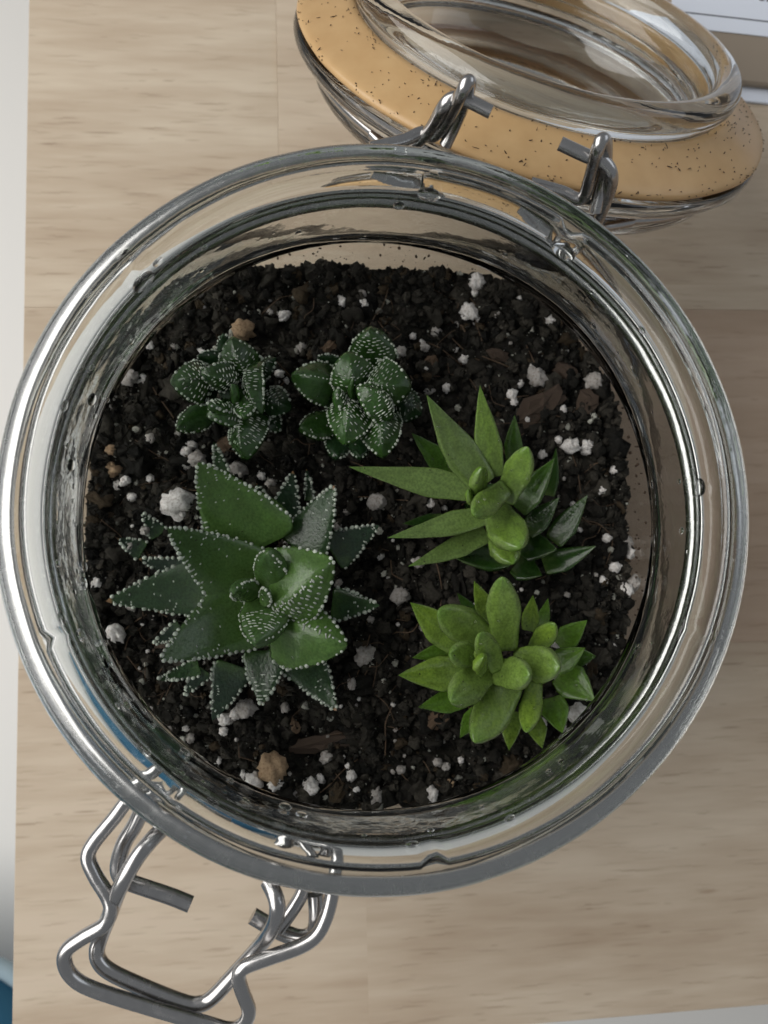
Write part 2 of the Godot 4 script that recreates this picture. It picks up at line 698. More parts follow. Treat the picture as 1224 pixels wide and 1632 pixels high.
func make_jar() -> void:
	var jar := thing("glass_jar", Vector3.ZERO, "clear glass clip-top jar holding soil and five succulents, lid hinged open", "jar")
	var A := [
		Vector4(0, 1.2, 1, 0), Vector4(30, 1.2, 1, 0), Vector4(44, 0.4, 1, 0), Vector4(48, 0.05, 1, 0), Vector4(52, 0.9, 1, 0), Vector4(54.5, 4, 1, 0), Vector4(55.2, 10, 1, 0), Vector4(55.2, 25, 1, 0),
		Vector4(55.2, 38, 1, 0), Vector4(54.6, 45, 0.97, 0), Vector4(52.4, 51, 0.8, 0), Vector4(49.4, 55.3, 0.4, 0), Vector4(48.1, 58.5, 0.1, 0), Vector4(48.0, 62, 0, 0), Vector4(48.0, 67, 0, 0),
		Vector4(48.0, 69.8, 0, 0), Vector4(48.1, 70.9, 0, 0), Vector4(48.6, 71.6, 0, 0), Vector4(49.8, 72.0, 0, 0), Vector4(50.7, 73.2, 0, 0), Vector4(51.05, 75.0, 0, 0), Vector4(50.7, 76.8, 0, 0), Vector4(49.7, 78.2, 0, 0), Vector4(48.4, 78.6, 0, 0), Vector4(47.6, 78.3, 0, 0.2),
		Vector4(47.15, 77.7, 0, 0.6), Vector4(46.8, 78.4, 0, 1), Vector4(46.6, 79.6, 0, 1), Vector4(46.1, 80, 0, 1), Vector4(45.55, 79.7, 0, 1), Vector4(45.3, 78.7, 0, 1), Vector4(45.25, 75.4, 0, 0.6),
		Vector4(45.1, 74.3, 0, 0.3), Vector4(44.85, 73.6, 0, 0), Vector4(44.75, 70, 0, 0), Vector4(44.65, 66, 0, 0), Vector4(44.6, 62.5, 0, 0), Vector4(44.6, 60.3, 0, 0), Vector4(45.1, 57.8, 0, 0.0), Vector4(46.9, 54.6, 0.4, 0),
		Vector4(49.8, 50.2, 0.8, 0), Vector4(51.6, 45, 0.97, 0), Vector4(52.2, 38, 1, 0), Vector4(52, 25, 1, 0), Vector4(51.5, 8, 1, 0), Vector4(49, 5, 1, 0), Vector4(45, 4, 1, 0), Vector4(0, 4, 1, 0)]
	# moulding marks where the sealing ridge breaks: angle, half width, drop, shift
	var breaks := [[-1.45, 0.020, 0.9, -0.5], [-0.98, 0.035, 1.1, 0.5], [-2.39, 0.03, 1.0, -0.4], [2.75, 0.02, 0.8, 0.4], [2.2, 0.02, 0.8, -0.4], [1.45, 0.02, 0.9, 0.5], [0.4, 0.015, 0.7, -0.4]]
	put("jar_body", turned(A, 240, 4, breaks, 0.10), M.glass, jar)
	# wire round the neck with its two hinge eyes
	var ring := []
	for y in [70.2, 67.6]:
		ring.clear()
		for k in 40:
			var a := TAU * k / 40
			ring.append(Vector3(cos(a) * 49.45, y, sin(a) * 49.45))
		put("neck_wire", wire(ring, 1.25, true, 4), M.steel, jar)
	put("hinge_eye", wire([Vector3(-1.4, 66.3, -56.4), Vector3(3.5, 66.5, -57.7), Vector3(6.6, 66.6, -59.1), Vector3(8.5, 67.0, -58.5), Vector3(10.0, 72.0, -58.5), Vector3(10.6, 78.0, -58.0), Vector3(11.3, 79.4, -58.9), Vector3(11.8, 78.0, -59.2), Vector3(11.9, 73.0, -59.7), Vector3(11.2, 68.5, -58.8), Vector3(10.3, 66.3, -57.4)], 1.0), M.steel, jar)
	put("hinge_eye", wire([Vector3(23.8, 66.3, -51.8), Vector3(28.7, 66.5, -50.5), Vector3(31.0, 66.5, -49.5), Vector3(32.0, 67.5, -49.4), Vector3(31.4, 72.0, -50.2), Vector3(30.1, 78.0, -50.3), Vector3(30.3, 79.4, -51.3), Vector3(31.4, 78.0, -51.6), Vector3(33.1, 73.5, -51.2), Vector3(34.0, 69.0, -50.0), Vector3(34.1, 66.3, -47.5)], 1.0), M.steel, jar)
	# swing clasp at the front
	put("latch_lever", wire([Vector3(-33.5, 68.0, 37.1), Vector3(-34.8, 68.0, 39.6), Vector3(-36.6, 68.0, 42.2), Vector3(-39.2, 68.0, 45.4), Vector3(-39.9, 68.0, 47.3), Vector3(-38.9, 68.0, 49.7), Vector3(-37.2, 68.0, 52.4), Vector3(-36.7, 68.0, 54.2), Vector3(-37.7, 67.5, 56.3), Vector3(-40.5, 67.0, 58.0), Vector3(-42.6, 66.5, 59.6), Vector3(-43.1, 66.0, 61.4), Vector3(-42.2, 65.5, 63.6), Vector3(-39.5, 65.0, 65.6), Vector3(-31.9, 64.5, 68.6), Vector3(-24.2, 64.5, 71.1), Vector3(-21.1, 64.5, 72.0), Vector3(-19.2, 65.0, 71.1), Vector3(-18.4, 66.0, 68.9), Vector3(-19.3, 67.0, 65.7), Vector3(-19.7, 67.5, 63.7), Vector3(-18.9, 68.0, 62.3), Vector3(-15.5, 68.0, 61.2), Vector3(-11.5, 68.0, 60.0), Vector3(-9.2, 68.0, 58.6), Vector3(-7.9, 68.0, 56.3), Vector3(-7.1, 68.0, 53.3), Vector3(-6.9, 68.0, 50.8)], 1.0, false, 8), M.steel, jar)
	put("latch_loop", wire([Vector3(-30.1, 67.0, 44.0), Vector3(-31.5, 69.0, 45.1), Vector3(-33.3, 70.0, 47.3), Vector3(-35.4, 69.0, 51.1), Vector3(-37.4, 65.5, 55.6), Vector3(-39.1, 63.0, 59.4), Vector3(-39.8, 62.5, 61.6), Vector3(-39.3, 62.5, 63.3), Vector3(-37.5, 62.5, 64.8), Vector3(-33.2, 62.5, 66.9), Vector3(-28.0, 62.5, 69.1), Vector3(-25.8, 62.5, 69.5), Vector3(-23.8, 62.5, 68.7), Vector3(-20.5, 63.5, 65.1), Vector3(-17.4, 65.0, 61.3), Vector3(-15.4, 68.0, 57.7), Vector3(-14.5, 70.0, 54.7), Vector3(-14.7, 70.0, 52.7), Vector3(-15.8, 68.5, 51.2)], 1.1, false, 8), M.steel, jar)
	put("wire_hook", wire([Vector3(-32.5, 66.0, 39.5), Vector3(-34.4, 65.0, 43.9), Vector3(-36.0, 64.0, 46.5), Vector3(-37.0, 63.0, 49.2), Vector3(-37.1, 62.5, 51.4), Vector3(-36.0, 62.0, 52.7), Vector3(-33.2, 62.0, 53.8), Vector3(-29.9, 62.0, 55.0), Vector3(-27.1, 62.0, 56.2)], 1.15), M.steel, jar)
	put("wire_hook", wire([Vector3(-18.3, 63.0, 57.7), Vector3(-16.3, 63.0, 58.9), Vector3(-13.6, 63.3, 60.2), Vector3(-11.2, 64.0, 60.6), Vector3(-9.6, 64.5, 59.6), Vector3(-9.2, 65.0, 57.3), Vector3(-9.4, 65.0, 54.4)], 1.15), M.steel, jar)
	put("wire_brace", wire([Vector3(-10.6, 65.5, 52.4), Vector3(-11.5, 65.5, 54.5), Vector3(-12.9, 65.8, 56.5), Vector3(-14.5, 66.0, 58.4)], 1.0), M.steel, jar)
	# lid, swung back over the hinge until its edge rests on the table
	var B := [Vector4(0, -13.6, 0, 0), Vector4(25, -13.5, 0, 0), Vector4(37, -13.0, 0, 0), Vector4(42.5, -11.6, 0, 0), Vector4(45.0, -9.4, 0, 0), Vector4(45.2, -7.6, 0, 0), Vector4(44.6, -6.4, 0, 0), Vector4(45.0, -5.0, 0, 0),
		Vector4(47, -4.3, 0, 0), Vector4(49, -3.9, 0, 0), Vector4(50, -2.9, 0, 0), Vector4(50.1, -1.6, 0, 0), Vector4(49.2, -0.7, 0, 0), Vector4(46, -0.5, 0, 0), Vector4(41, -0.4, 0, 0), Vector4(38.8, 0.2, 0, 0), Vector4(38.4, 2, 0, 0),
		Vector4(38.5, 4.6, 0, 0), Vector4(39.4, 5.6, 0, 0), Vector4(40.4, 7, 0, 0), Vector4(40.4, 8.8, 0, 0), Vector4(39.4, 10.3, 0, 0), Vector4(37.5, 10.9, 0, 0), Vector4(36, 10.5, 0, 0), Vector4(35.1, 9.2, 0, 0), Vector4(35, 6, 0, 0),
		Vector4(34.4, 3.5, 0, 0), Vector4(33.6, 2.6, 0, 0), Vector4(33.4, 0, 0, 0), Vector4(32.5, -3, 0, 0), Vector4(29, -6.6, 0, 0), Vector4(20, -8.4, 0, 0), Vector4(0, -9, 0, 0)]
	var lid := put("lid", in_lid(turned(B, 160, 4, [], 0.10)), M.glass, jar)
	var G := [Vector4(38.75, 0.3, 0, 0), Vector4(38.7, 3, 0, 0), Vector4(39.2, 4.8, 0, 0), Vector4(40.6, 5.2, 0, 0), Vector4(42.5, 4.6, 0, 0), Vector4(45.5, 3.3, 0, 0), Vector4(49.1, 1.7, 0, 0), Vector4(49.9, 0.7, 0, 0), Vector4(49.4, -0.1, 0, 0), Vector4(48.3, -0.42, 0, 0), Vector4(45, -0.2, 0, 0), Vector4(40, -0.15, 0, 0), Vector4(38.75, 0.3, 0, 0)]
	var gd := turned(G, 160, 4, [], 0.25)
	put("gasket", in_lid(gd), M.rubber, lid)
	# grains of soil stuck to the gasket
	var sp := blank()
	var gp := spline(G, 6)
	for k in 640:
		var a := rng.randf_range(-2.0, 2.0)
		var q: Vector4 = gp[rng.randi_range(14, 42)]
		if noise.get_noise_2d(a * 3.0, q.x * 0.2) + rng.randf() * 0.9 < 0.25:
			continue
		var big := rng.randf() < 0.14
		var l := rng.randf_range(0.4, 0.8) if big else rng.randf_range(0.10, 0.30)
		var w := rng.randf_range(0.05, 0.12)
		join(sp, moved(blob(3, 5), Transform3D(turn_any() * Basis.from_scale(Vector3(l, w, w)), lid_at(q.x + 0.05, q.y + 0.12, a))))
	var so := put("soil_grains", sp, M.speck, lid)
	so.set_meta("kind", "stuff")
	var lr := []
	for k in 40:
		lr.append(lid_at(45.75, -6.2, TAU * k / 40))
	put("lid_wire", wire(lr, 0.9, true, 4), M.steel, lid)
	put("lid_wire_arm", wire([lid_at(46.2, -6.2, -0.62), lid_at(48.5, -6.4, -0.42), Vector3(5.5, 62.0, -59.1), Vector3(7.7, 68.5, -58.6), Vector3(8.6, 74.0, -58.4), Vector3(9.9, 75.5, -59.0), Vector3(12.0, 75.5, -58.8), Vector3(15.5, 75.5, -57.2)], 1.0), M.steel, lid)
	put("lid_wire_arm", wire([lid_at(46.2, -6.2, 0.52), lid_at(48.5, -6.4, 0.34), Vector3(36.4, 62.0, -48.7), Vector3(35.4, 69.0, -49.4), Vector3(33.8, 74.0, -49.2), Vector3(32.1, 75.5, -50.3), Vector3(29.5, 75.5, -51.2), Vector3(25.6, 75.5, -52.9)], 1.0), M.steel, lid)
	# drops of water clinging to the inside of the neck and to the rim
	var ball := blob(10, 14)
	for k in 70:
		var a := rng.randf() * TAU
		if rng.randf() < 0.45:
			a = rng.randf_range(2.0, 3.6)
		var y := rng.randf_range(60.5, 73.0)
		var s := rng.randf_range(0.22, 0.55)
		if rng.randf() < 0.12:
			s = rng.randf_range(0.7, 1.1)
		var r0 := 44.7 - s * 0.42
		drop(jar, ball, Vector3(cos(a) * r0, y, sin(a) * r0), Vector3(cos(a), 0, sin(a)), s)
	for q in [[-0.06, 44.0, 74.9, 1.3], [-1.43, 43.8, 75.4, 1.8], [-0.96, 43.8, 75.4, 2.0], [-2.40, 44.0, 75.0, 1.9], [-2.33, 44.1, 76.2, 0.9], [2.35, 43.9, 75.0, 1.2], [2.1, 44.0, 74.5, 0.9], [2.8, 43.9, 75.0, 1.0], [-0.6, 43.9, 75.2, 0.7], [1.2, 44.0, 75.0, 0.8], [1.5, 43.9, 75.2, 0.9], [-2.85, 43.9, 75.0, 0.9]]:
		drop(jar, ball, Vector3(cos(q[0]) * (q[1] + 0.95), q[2], sin(q[0]) * (q[1] + 0.95)), Vector3(cos(q[0]), 0.3, sin(q[0])).normalized(), q[3])
	# crumbs of soil stuck to the glass above the soil
	var cr := blank()
	for k in 420:
		var a := rng.randf() * TAU
		var y := SOIL + 1.0 + 11.0 * pow(rng.randf(), 2.2)
		var r := (51.75 - maxf(0.0, y - 41.0) * 0.10) * superell(a) - 0.1
		var s := rng.randf_range(0.1, 0.42)
		join(cr, moved(blob(3, 5), Transform3D(turn_any() * Basis.from_scale(Vector3(s, s * rng.randf_range(0.4, 1.0), s * 0.6)), Vector3(cos(a) * r, y, sin(a) * r))))
	var co := put("soil_crumbs_on_glass", cr, M.speck, jar)
	co.set_meta("kind", "stuff")


func drop(jar: Node, ball: Dictionary, at: Vector3, out: Vector3, s: float) -> void:
	var side := out.cross(Vector3.UP).normalized()
	var b := Basis(out * s * 0.5, side.cross(out) * s * rng.randf_range(0.9, 1.3), side * s)
	put("water_drop", moved(ball, Transform3D(b, at)), M.water, jar)


# ------------------------------------------------------------------ soil

func soil_y(x: float, z: float) -> float:
	return SOIL - 1.5 + 3.4 * noise.get_noise_2d(x * 0.045, z * 0.045) + 2.4 * noise.get_noise_2d(x * 0.16 + 50.0, z * 0.16) + 0.9 * noise.get_noise_2d(x * 0.5, z * 0.5 + 70.0)


func soil_tone(k: float) -> Color:
	return Color(0.015, 0.0142, 0.0138).lerp(Color(0.078, 0.068, 0.060), k)


func make_soil() -> void:
	var t := thing("potting_soil", Vector3(0, 4, 0), "dark crumbly potting soil with white perlite filling the jar", "soil")
	var v := PackedVector3Array()
	var c := PackedColorArray()
	var segs := 220
	var rows := 92
	for r in rows + 4:
		for s in segs:
			var a := TAU * s / segs
			var f := minf(float(r) / rows, 1.0)
			var rad := f * 51.3 * superell(a)
			var p := Vector3(cos(a) * rad, 0, sin(a) * rad)
			if r <= rows:
				p.y = soil_y(p.x, p.z)
			else:
				p.y = [0.0, 30.0, 12.0, 4.6][r - rows]
				if r == rows + 3:
					p *= Vector3(0.93, 1, 0.93)
			v.append(p)
			c.append(soil_tone(clampf(0.25 + 0.7 * noise.get_noise_2d(p.x * 0.3 + 7.0, p.z * 0.3), 0.0, 1.0)))
	var bottom := v.size()
	v.append(Vector3(0, 4.6, 0))
	c.append(soil_tone(0.3))
	var idx := grid(rows + 4, segs, true)
	for s in segs:
		idx.append_array(PackedInt32Array([(rows + 3) * segs + s, (rows + 3) * segs + (s + 1) % segs, bottom]))
	var bed := closed({"v": v, "i": idx})
	bed.c = c
	var bo := put("soil_bed", bed, M.soil, t)
	bo.set_meta("kind", "stuff")
	# crumbs
	for kind in 4:
		var ld := lump(7, 9, 0.75, 10.0 + kind * 17.0)
		var keep := org
		org = Vector3.ZERO
		var lm := mesh_of(ld, kind < 3)
		org = keep
		var mmesh := MultiMesh.new()
		mmesh.transform_format = MultiMesh.TRANSFORM_3D
		mmesh.use_colors = true
		mmesh.mesh = lm
		mmesh.instance_count = 9000
		for k in 9000:
			var a := rng.randf() * TAU
			var rad := sqrt(rng.randf()) * 51.0 * superell(a)
			var s := 0.12 + 1.3 * pow(rng.randf(), 7.0)
			if k < 45:
				s = rng.randf_range(1.3, 2.6)
			if rng.randf() < 0.16:
				rad = rng.randf_range(48.5, 51.2) * superell(a)
			rad = minf(rad, 51.5 * superell(a) - s)
			var x := cos(a) * rad
			var z := sin(a) * rad
			var y := soil_y(x, z) + s * rng.randf_range(-0.3, 0.6) * (1.0 if s < 1.2 else 0.4) + (rng.randf() * 0.9 if rad > 46.0 else 0.0)
			var b := turn_any() * Basis.from_scale(Vector3(s, s * rng.randf_range(0.5, 1.0), s * rng.randf_range(0.6, 1.0)))
			mmesh.set_instance_transform(k, Transform3D(b, Vector3(x, y, z) - t.position / MM).scaled(Vector3.ONE * 1.0))
			var tone := soil_tone(pow(rng.randf(), 1.6) * 0.8 + 1.0 * maxf(0.0, noise.get_noise_2d(x * 0.12, z * 0.12 + 30.0)))
			if rng.randf() < 0.035:
				tone = Color(0.075, 0.054, 0.038)
			elif s < 0.75 and rng.randf() < 0.085:
				tone = Color(0.55, 0.53, 0.50) * rng.randf_range(0.4, 1.4)
			mmesh.set_instance_color(k, tone)
		var mi := MultiMeshInstance3D.new()
		mi.name = "soil_crumbs"
		mi.multimesh = mmesh
		mi.material_override = M.soil
		mi.set_meta("kind", "stuff")
		t.add_child(mi, true)
		# the mesh is in metres already
		for k in 9000:
			var tr := mmesh.get_instance_transform(k)
			tr.origin *= MM
			mmesh.set_instance_transform(k, tr)
	# root fibres
	var fib := blank()
	for k in 170:
		var a := rng.randf() * TAU
		var rad := sqrt(rng.randf()) * 49.0
		var p := Vector3(cos(a) * rad, 0, sin(a) * rad)
		var dir := Vector3(rng.randf_range(-1, 1), 0, rng.randf_range(-1, 1)).normalized()
		var l := rng.randf_range(1.2, 5.5)
		var pts := []
		for j in 4:
			var q := p + dir * l * (j - 1.5) / 1.5 + Vector3(rng.randf_range(-0.7, 0.7), 0, rng.randf_range(-0.7, 0.7))
			if Vector2(q.x, q.z).length() > 50.0:
				q *= 50.0 / Vector2(q.x, q.z).length()
			q.y = soil_y(q.x, q.z) + rng.randf_range(0.3, 1.5)
			pts.append(q)
		join(fib, wire(pts, rng.randf_range(0.05, 0.13), false, 4, 5))
	var fo := put("root_fibres", fib, M.bark_pale, t)
	fo.set_meta("kind", "stuff")
	# bark
	for q in [[Vector3(33.8, 36.0, -23.5), 5.5, 2.4, 0.6, 0], [Vector3(-7.5, 36.0, 39.6), 6.0, 1.7, 0.1, 0], [Vector3(-26.0, 36.0, -16.3), 2.6, 2.0, 0.2, 1], [Vector3(-7.1, 36.0, -34.5), 1.4, 0.9, 0.7, 1], [Vector3(12.8, 36.0, -32.5), 1.4, 1.2, 0.4, 1], [Vector3(40.0, 36.0, -30.8), 3.0, 1.6, -0.6, 0], [Vector3(-21.0, 36.0, 30.7), 2.0, 1.0, 1.2, 0], [Vector3(13.2, 36.0, 35.8), 2.6, 1.4, 0.5, 1], [Vector3(-37.8, 36.0, 22.7), 2.4, 1.3, 0.9, 0], [Vector3(26.3, 36.0, -34.3), 2.2, 1.3, -0.3, 0], [Vector3(-13.1, 36.0, 36.4), 1.3, 0.8, -1.2, 1], [Vector3(43.6, 36.0, -24.6), 2.6, 1.8, 1.0, 0]]:
		var p: Vector3 = q[0]
		p.y = soil_y(p.x, p.z) + 0.8
		var b := Basis(Vector3.UP, q[3]) * Basis(Vector3(1, 0, 0), rng.randf_range(-0.4, 0.4)) * Basis.from_scale(Vector3(q[1], 0.9, q[2]))
		put("bark_chip", moved(lump(7, 10, 0.5, q[1] * 31.0), Transform3D(b, p)), M.bark_pale if q[4] else M.bark, t, false)
	# perlite: the large grains where they lie, then small ones everywhere
	var shapes := []
	for k in 8:
		shapes.append(lump(11, 15, 0.40, 100.0 + k * 9.0))
	var grains: Array = [[-34.7, -4.1, 2.98, 0], [-45.5, 19.3, 2.02, 0], [-17.0, 43.1, 2.36, 1], [-15.8, -40.9, 1.07, 0], [-23.3, -37.0, 2.48, 1], [-0.5, -43.5, 1.08, 0], [-5.0, -44.6, 0.84, 0], [21.6, -48.3, 1.71, 0], [19.3, -47.5, 0.98, 0], [20.5, -42.8, 1.59, 0], [22.5, -41.6, 0.98, 0], [33.6, -29.7, 2.31, 2], [15.7, -27.2, 0.96, 0], [19.5, -33.4, 0.97, 0], [28.3, -25.9, 1.09, 0], [42.6, -15.7, 1.46, 0], [39.2, -15.6, 1.70, 0], [48.1, -11.3, 0.97, 0], [44.9, -29.0, 1.72, 2], [50.7, 2.6, 1.81, 2], [51.5, 4.7, 1.56, 0], [51.6, 10.7, 1.80, 2], [49.7, 11.9, 1.32, 0], [48.0, 7.7, 1.08, 0], [-42.4, -28.0, 1.28, 0], [-47.1, -14.2, 1.26, 1], [-47.3, -10.7, 1.49, 1], [-44.5, -8.5, 1.03, 0], [-46.6, -7.9, 0.91, 0], [-33.9, -14.4, 1.04, 0], [-31.6, -12.6, 1.74, 2], [-24.1, -11.0, 1.97, 2], [-33.9, -12.0, 1.15, 0], [1.8, -4.7, 1.64, 2], [6.4, 12.9, 1.75, 2], [-0.6, 23.7, 1.96, 2], [-21.9, 32.7, 1.92, 2], [-24.7, 34.6, 1.24, 2], [-25.9, 36.8, 0.90, 0], [-20.3, 45.7, 1.68, 0], [-22.2, 44.7, 0.89, 0], [-16.4, 45.7, 1.35, 0], [-10.2, 46.9, 1.46, 0], [-8.6, 45.8, 1.01, 0], [1.6, 48.6, 1.36, 2], [11.9, 48.9, 1.37, 0], [15.3, 47.5, 1.03, 1], [39.8, 35.1, 2.22, 0], [-49.1, 10.3, 0.90, 0], [-43.2, 3.6, 0.91, 2], [-44.1, -27.8, 1.62, 2], [-48.5, -23.0, 1.15, 2], [-31.1, -32.8, 0.94, 0], [6.7, -33.7, 1.08, 2], [-12.4, -34.5, 1.19, 2], [1.8, -16.6, 0.95, 2], [-2.9, -25.0, 0.83, 0], [14.0, -38.9, 1.09, 2], [30.3, -45.6, 0.86, 0], [39.0, -42.1, 1.11, 2], [34.5, -14.6, 0.97, 0], [45.4, -7.4, 0.97, 0], [-2.9, 28.7, 1.03, 2], [11.0, 18.7, 1.05, 2], [-7.5, 42.0, 1.13, 2], [-31.9, 38.2, 0.78, 2], [-26.9, 42.1, 0.67, 0], [6.2, 44.5, 0.91, 2], [-2.9, 45.4, 1.02, 0], [-18.0, -8.1, 1.16, 2], [-50.0, -17.1, 0.92, 2], [-39.8, -16.1, 0.81, 2], [-40.2, -9.1, 0.69, 0]]
	for k in 210:
		var a := rng.randf() * TAU
		var rad := sqrt(rng.randf()) * 49.5 * superell(a)
		grains.append([cos(a) * rad, sin(a) * rad, 0.34 + 0.8 * pow(rng.randf(), 2.2), 0 if rng.randf() < 0.7 else 2])
	var kk := 0
	for q in grains:
		var s: float = q[2]
		var x: float = q[0]
		var z: float = q[1]
		var b := turn_any() * Basis.from_scale(Vector3(s * rng.randf_range(0.85, 1.2), s * rng.randf_range(0.7, 1.0), s * rng.randf_range(0.75, 1.05)))
		put("perlite_grain", moved(shapes[kk % 8], Transform3D(b, Vector3(x, soil_y(x, z) + 0.6 + s * rng.randf_range(0.15, 0.6), z))), [M.perlite, M.perlite_tan, M.perlite_grey][int(q[3])], t)
		kk += 1


# ------------------------------------------------------------------ plants

# half width of a leaf along its length
func outline(style: int, t: float) -> float:
	match style:
		0:
			return minf(1.0, 0.80 + 1.6 * t) * pow(maxf(1.0 - t, 0.0), 0.80) * 1.10
		1:
			return 0.80 + 0.2 * t / 0.35 if t < 0.35 else pow(maxf(1.0 - pow((t - 0.35) / 0.65, 1.7), 0.0), 0.72)
		2:
			return 0.78 + 0.22 * t / 0.32 if t < 0.32 else pow(maxf(1.0 - pow((t - 0.32) / 0.68, 1.25), 0.0), 1.0)
		3:
			return 0.70 + 0.3 * t / 0.46 if t < 0.46 else pow(maxf(1.0 - pow((t - 0.46) / 0.54, 1.75), 0.0), 0.70)
		5:
			return 0.85 + 0.15 * t / 0.3 if t < 0.3 else pow(maxf(1.0 - pow((t - 0.3) / 0.7, 1.6), 0.0), 0.72)
	return 0.82 + 0.18 * t / 0.42 if t < 0.42 else pow(maxf(1.0 - pow((t - 0.42) / 0.58, 1.9), 0.0), 0.68)


func leaf_mesh(q: Array, axis: Vector3, palette: Array, seed_at: float) -> Dictionary:
	var B := Vector3(q[0], q[1], q[2])
	var T := Vector3(q[3], q[4], q[5])
	var width: float = q[6]
	var style: int = q[7]
	var bands: int = q[8]
	var tone: int = q[9]
	B -= (T - B).normalized() * minf(width * 0.2, 1.6)
	var d := (T - B).normalized()
	var length := (T - B).length()
	var rad := (T + B) * 0.5 - axis
	rad.y = 0
	rad = rad.normalized() if rad.length() > 0.8 else Vector3.ZERO
	var face := Vector3.UP - rad * 0.55 + Vector3(rng.randf_range(-0.18, 0.18), 0, rng.randf_range(-0.18, 0.18))
	var n := (face - d * face.dot(d)).normalized()
	var side := d.cross(n).normalized()
	var top: float = [0.10, 0.26, 0.15, 0.27, 0.46, 0.36][style] * width
	var under: float = [0.30, 0.34, 0.30, 0.34, 0.30, 0.30][style] * width
	var bend: float = [0.07, 0.08, 0.05, 0.07, -0.14, -0.06][style] * length
	var keel: float = [0.9, 0.8, 0.85, 0.75, 0.8, 0.8][style]
	var rows := 26
	var cols := 28
	var ridge := 0.0
	var dry := rng.randf() < 0.6
	var fold := rng.randf_range(-0.3, 0.3)
	if style == 5:
		ridge = 0.34 if bands == 4 else -0.34
	elif style == 4:
		ridge = rng.randf_range(-0.25, 0.25)
	var v := PackedVector3Array()
	var c := PackedColorArray()
	var pal: Array = palette
	var base_c: Color = pal[0]
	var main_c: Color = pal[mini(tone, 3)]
	var surf := func(t: float, a: float, lift: float) -> Vector3:
		var hw := outline(style, t) * width * 0.5
		var thick := pow(maxf(outline(style, t), 0.0), 0.5 if style == 4 or style == 1 else 0.8)
		var s := sin(a)
		var x := cos(a)
		# wavy, slightly hollow faces
		var wv := 1.0 + 0.09 * noise.get_noise_2d(t * 3.0 + seed_at, a * 1.2)
		var y := 0.0
		if s >= 0.0:
			if style >= 4:
				# a keeled back: two faces that meet in a ridge
				var u := x - ridge
				var k := absf(u) / (1.0 - ridge * signf(u))
				y = top * thick * (1.0 - sqrt(k * k + 0.012) + 0.006) * (0.75 + 0.35 * t) + under * 0.25 * thick * s * s
			else:
				y = top * thick * pow(s, keel if style == 3 or style == 1 else 1.3)
				if style == 3:
					y -= top * 0.30 * thick * pow(s, 4.0)
				if style >= 2:
					y += width * 0.055 * thick * smoothstep(0.1, 0.5, t) * maxf(0.0, 1.0 - sqrt(pow(x - fold, 2.0) + 0.01) * 2.2)
			if style == 0 or style == 2:
				y -= top * 0.9 * thick * pow(s, 3.0)
				y += under * 0.10 * s * thick
		else:
			y = -under * thick * pow(-s, keel)
		var mid: Vector3 = B + d * length * t - n * bend * 4.0 * t * (1.0 - t)
		var p: Vector3 = mid + side * x * hw * wv + n * y * wv
		return p + (side * x + n * s * 0.8).normalized() * lift
	for r in rows + 1:
		var t := float(r) / rows
		t = 1.0 - pow(1.0 - t, 1.25)
		for k in cols:
			var a := TAU * k / cols
			v.append(surf.call(t, a, 0.0))
			var edge := absf(cos(a))
			var m := noise.get_noise_2d(t * 4.0 + seed_at * 3.0, a * 1.5 + seed_at)
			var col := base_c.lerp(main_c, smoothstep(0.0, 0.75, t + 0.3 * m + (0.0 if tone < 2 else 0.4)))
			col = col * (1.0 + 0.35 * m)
			if style == 0 and t > 0.955 and dry:
				col = Color(0.30, 0.17, 0.09)
			elif style == 2 or style == 3:
				col = col.lerp(Color(0.34, 0.42, 0.22), 0.45 * pow(edge, 14.0) * smoothstep(0.35, 0.9, t))
				col = col.lerp(Color(0.12, 0.26, 0.035), 0.5 * smoothstep(0.75, 1.0, t) * (1.0 if tone < 2 else 0.3))
			col.a = 1.0
			c.append(col)
	var idx := grid(rows + 1, cols, true)
	var cap := v.size()
	v.append(B)
	c.append(base_c)
	for k in cols:
		idx.append_array(PackedInt32Array([(k + 1) % cols, k, cap]))
	var out := closed({"v": v, "i": idx})
	out.c = c
	for k in rng.randi_range(0, 4):
		var g := moved(blob(3, 5), Transform3D(turn_any() * Basis.from_scale(Vector3(0.16, 0.08, 0.07) * rng.randf_range(0.5, 1.4)), surf.call(rng.randf_range(0.1, 0.95), PI * rng.randf_range(0.05, 0.95), 0.0)))
		var gc := PackedColorArray()
		for z in g.v.size():
			gc.append(Color(0.03, 0.02, 0.013))
		g.c = gc
		join(out, g)
	if width > 3.5 and rng.randf() < 0.75:
		out.spots = []
		for k in rng.randi_range(1, 3):
			out.spots.append(surf.call(rng.randf_range(0.35, 0.95), PI * rng.randf_range(0.12, 0.88), 0.0))
	if bands == 0 or style == 2 or style == 3:
		return out
	# pearly warts: along both margins, and in cross bands where the leaf shows them
	var pearl := blob(4, 6)
	var wart := func(t: float, a: float, long: float, wide: float, high: float) -> void:
		var p: Vector3 = surf.call(t, a, 0.0)
		var p2: Vector3 = surf.call(t, a + 0.06, 0.0)
		var p3: Vector3 = surf.call(minf(t + 0.02, 1.0), a, 0.0)
		var across := (p2 - p).normalized()
		var along := (p3 - p)
		along = (along - across * along.dot(across)).normalized()
		var up := across.cross(along)
		var e := moved(pearl, Transform3D(Basis(across * long, up * high, along * wide), p + along * 0.0))
		var col := PackedColorArray()
		var bright := rng.randf_range(0.65, 1.1)
		for z in e.v.size():
			col.append(Color(0.72, 0.76, 0.70) * bright)
		e.c = col
		join(out, closed_c(e))
	var large := style == 0 or style == 5
	var scale := 1.0 if large else 0.72
	var gap := (0.92 if large else 0.62) / length
	var t := 0.08
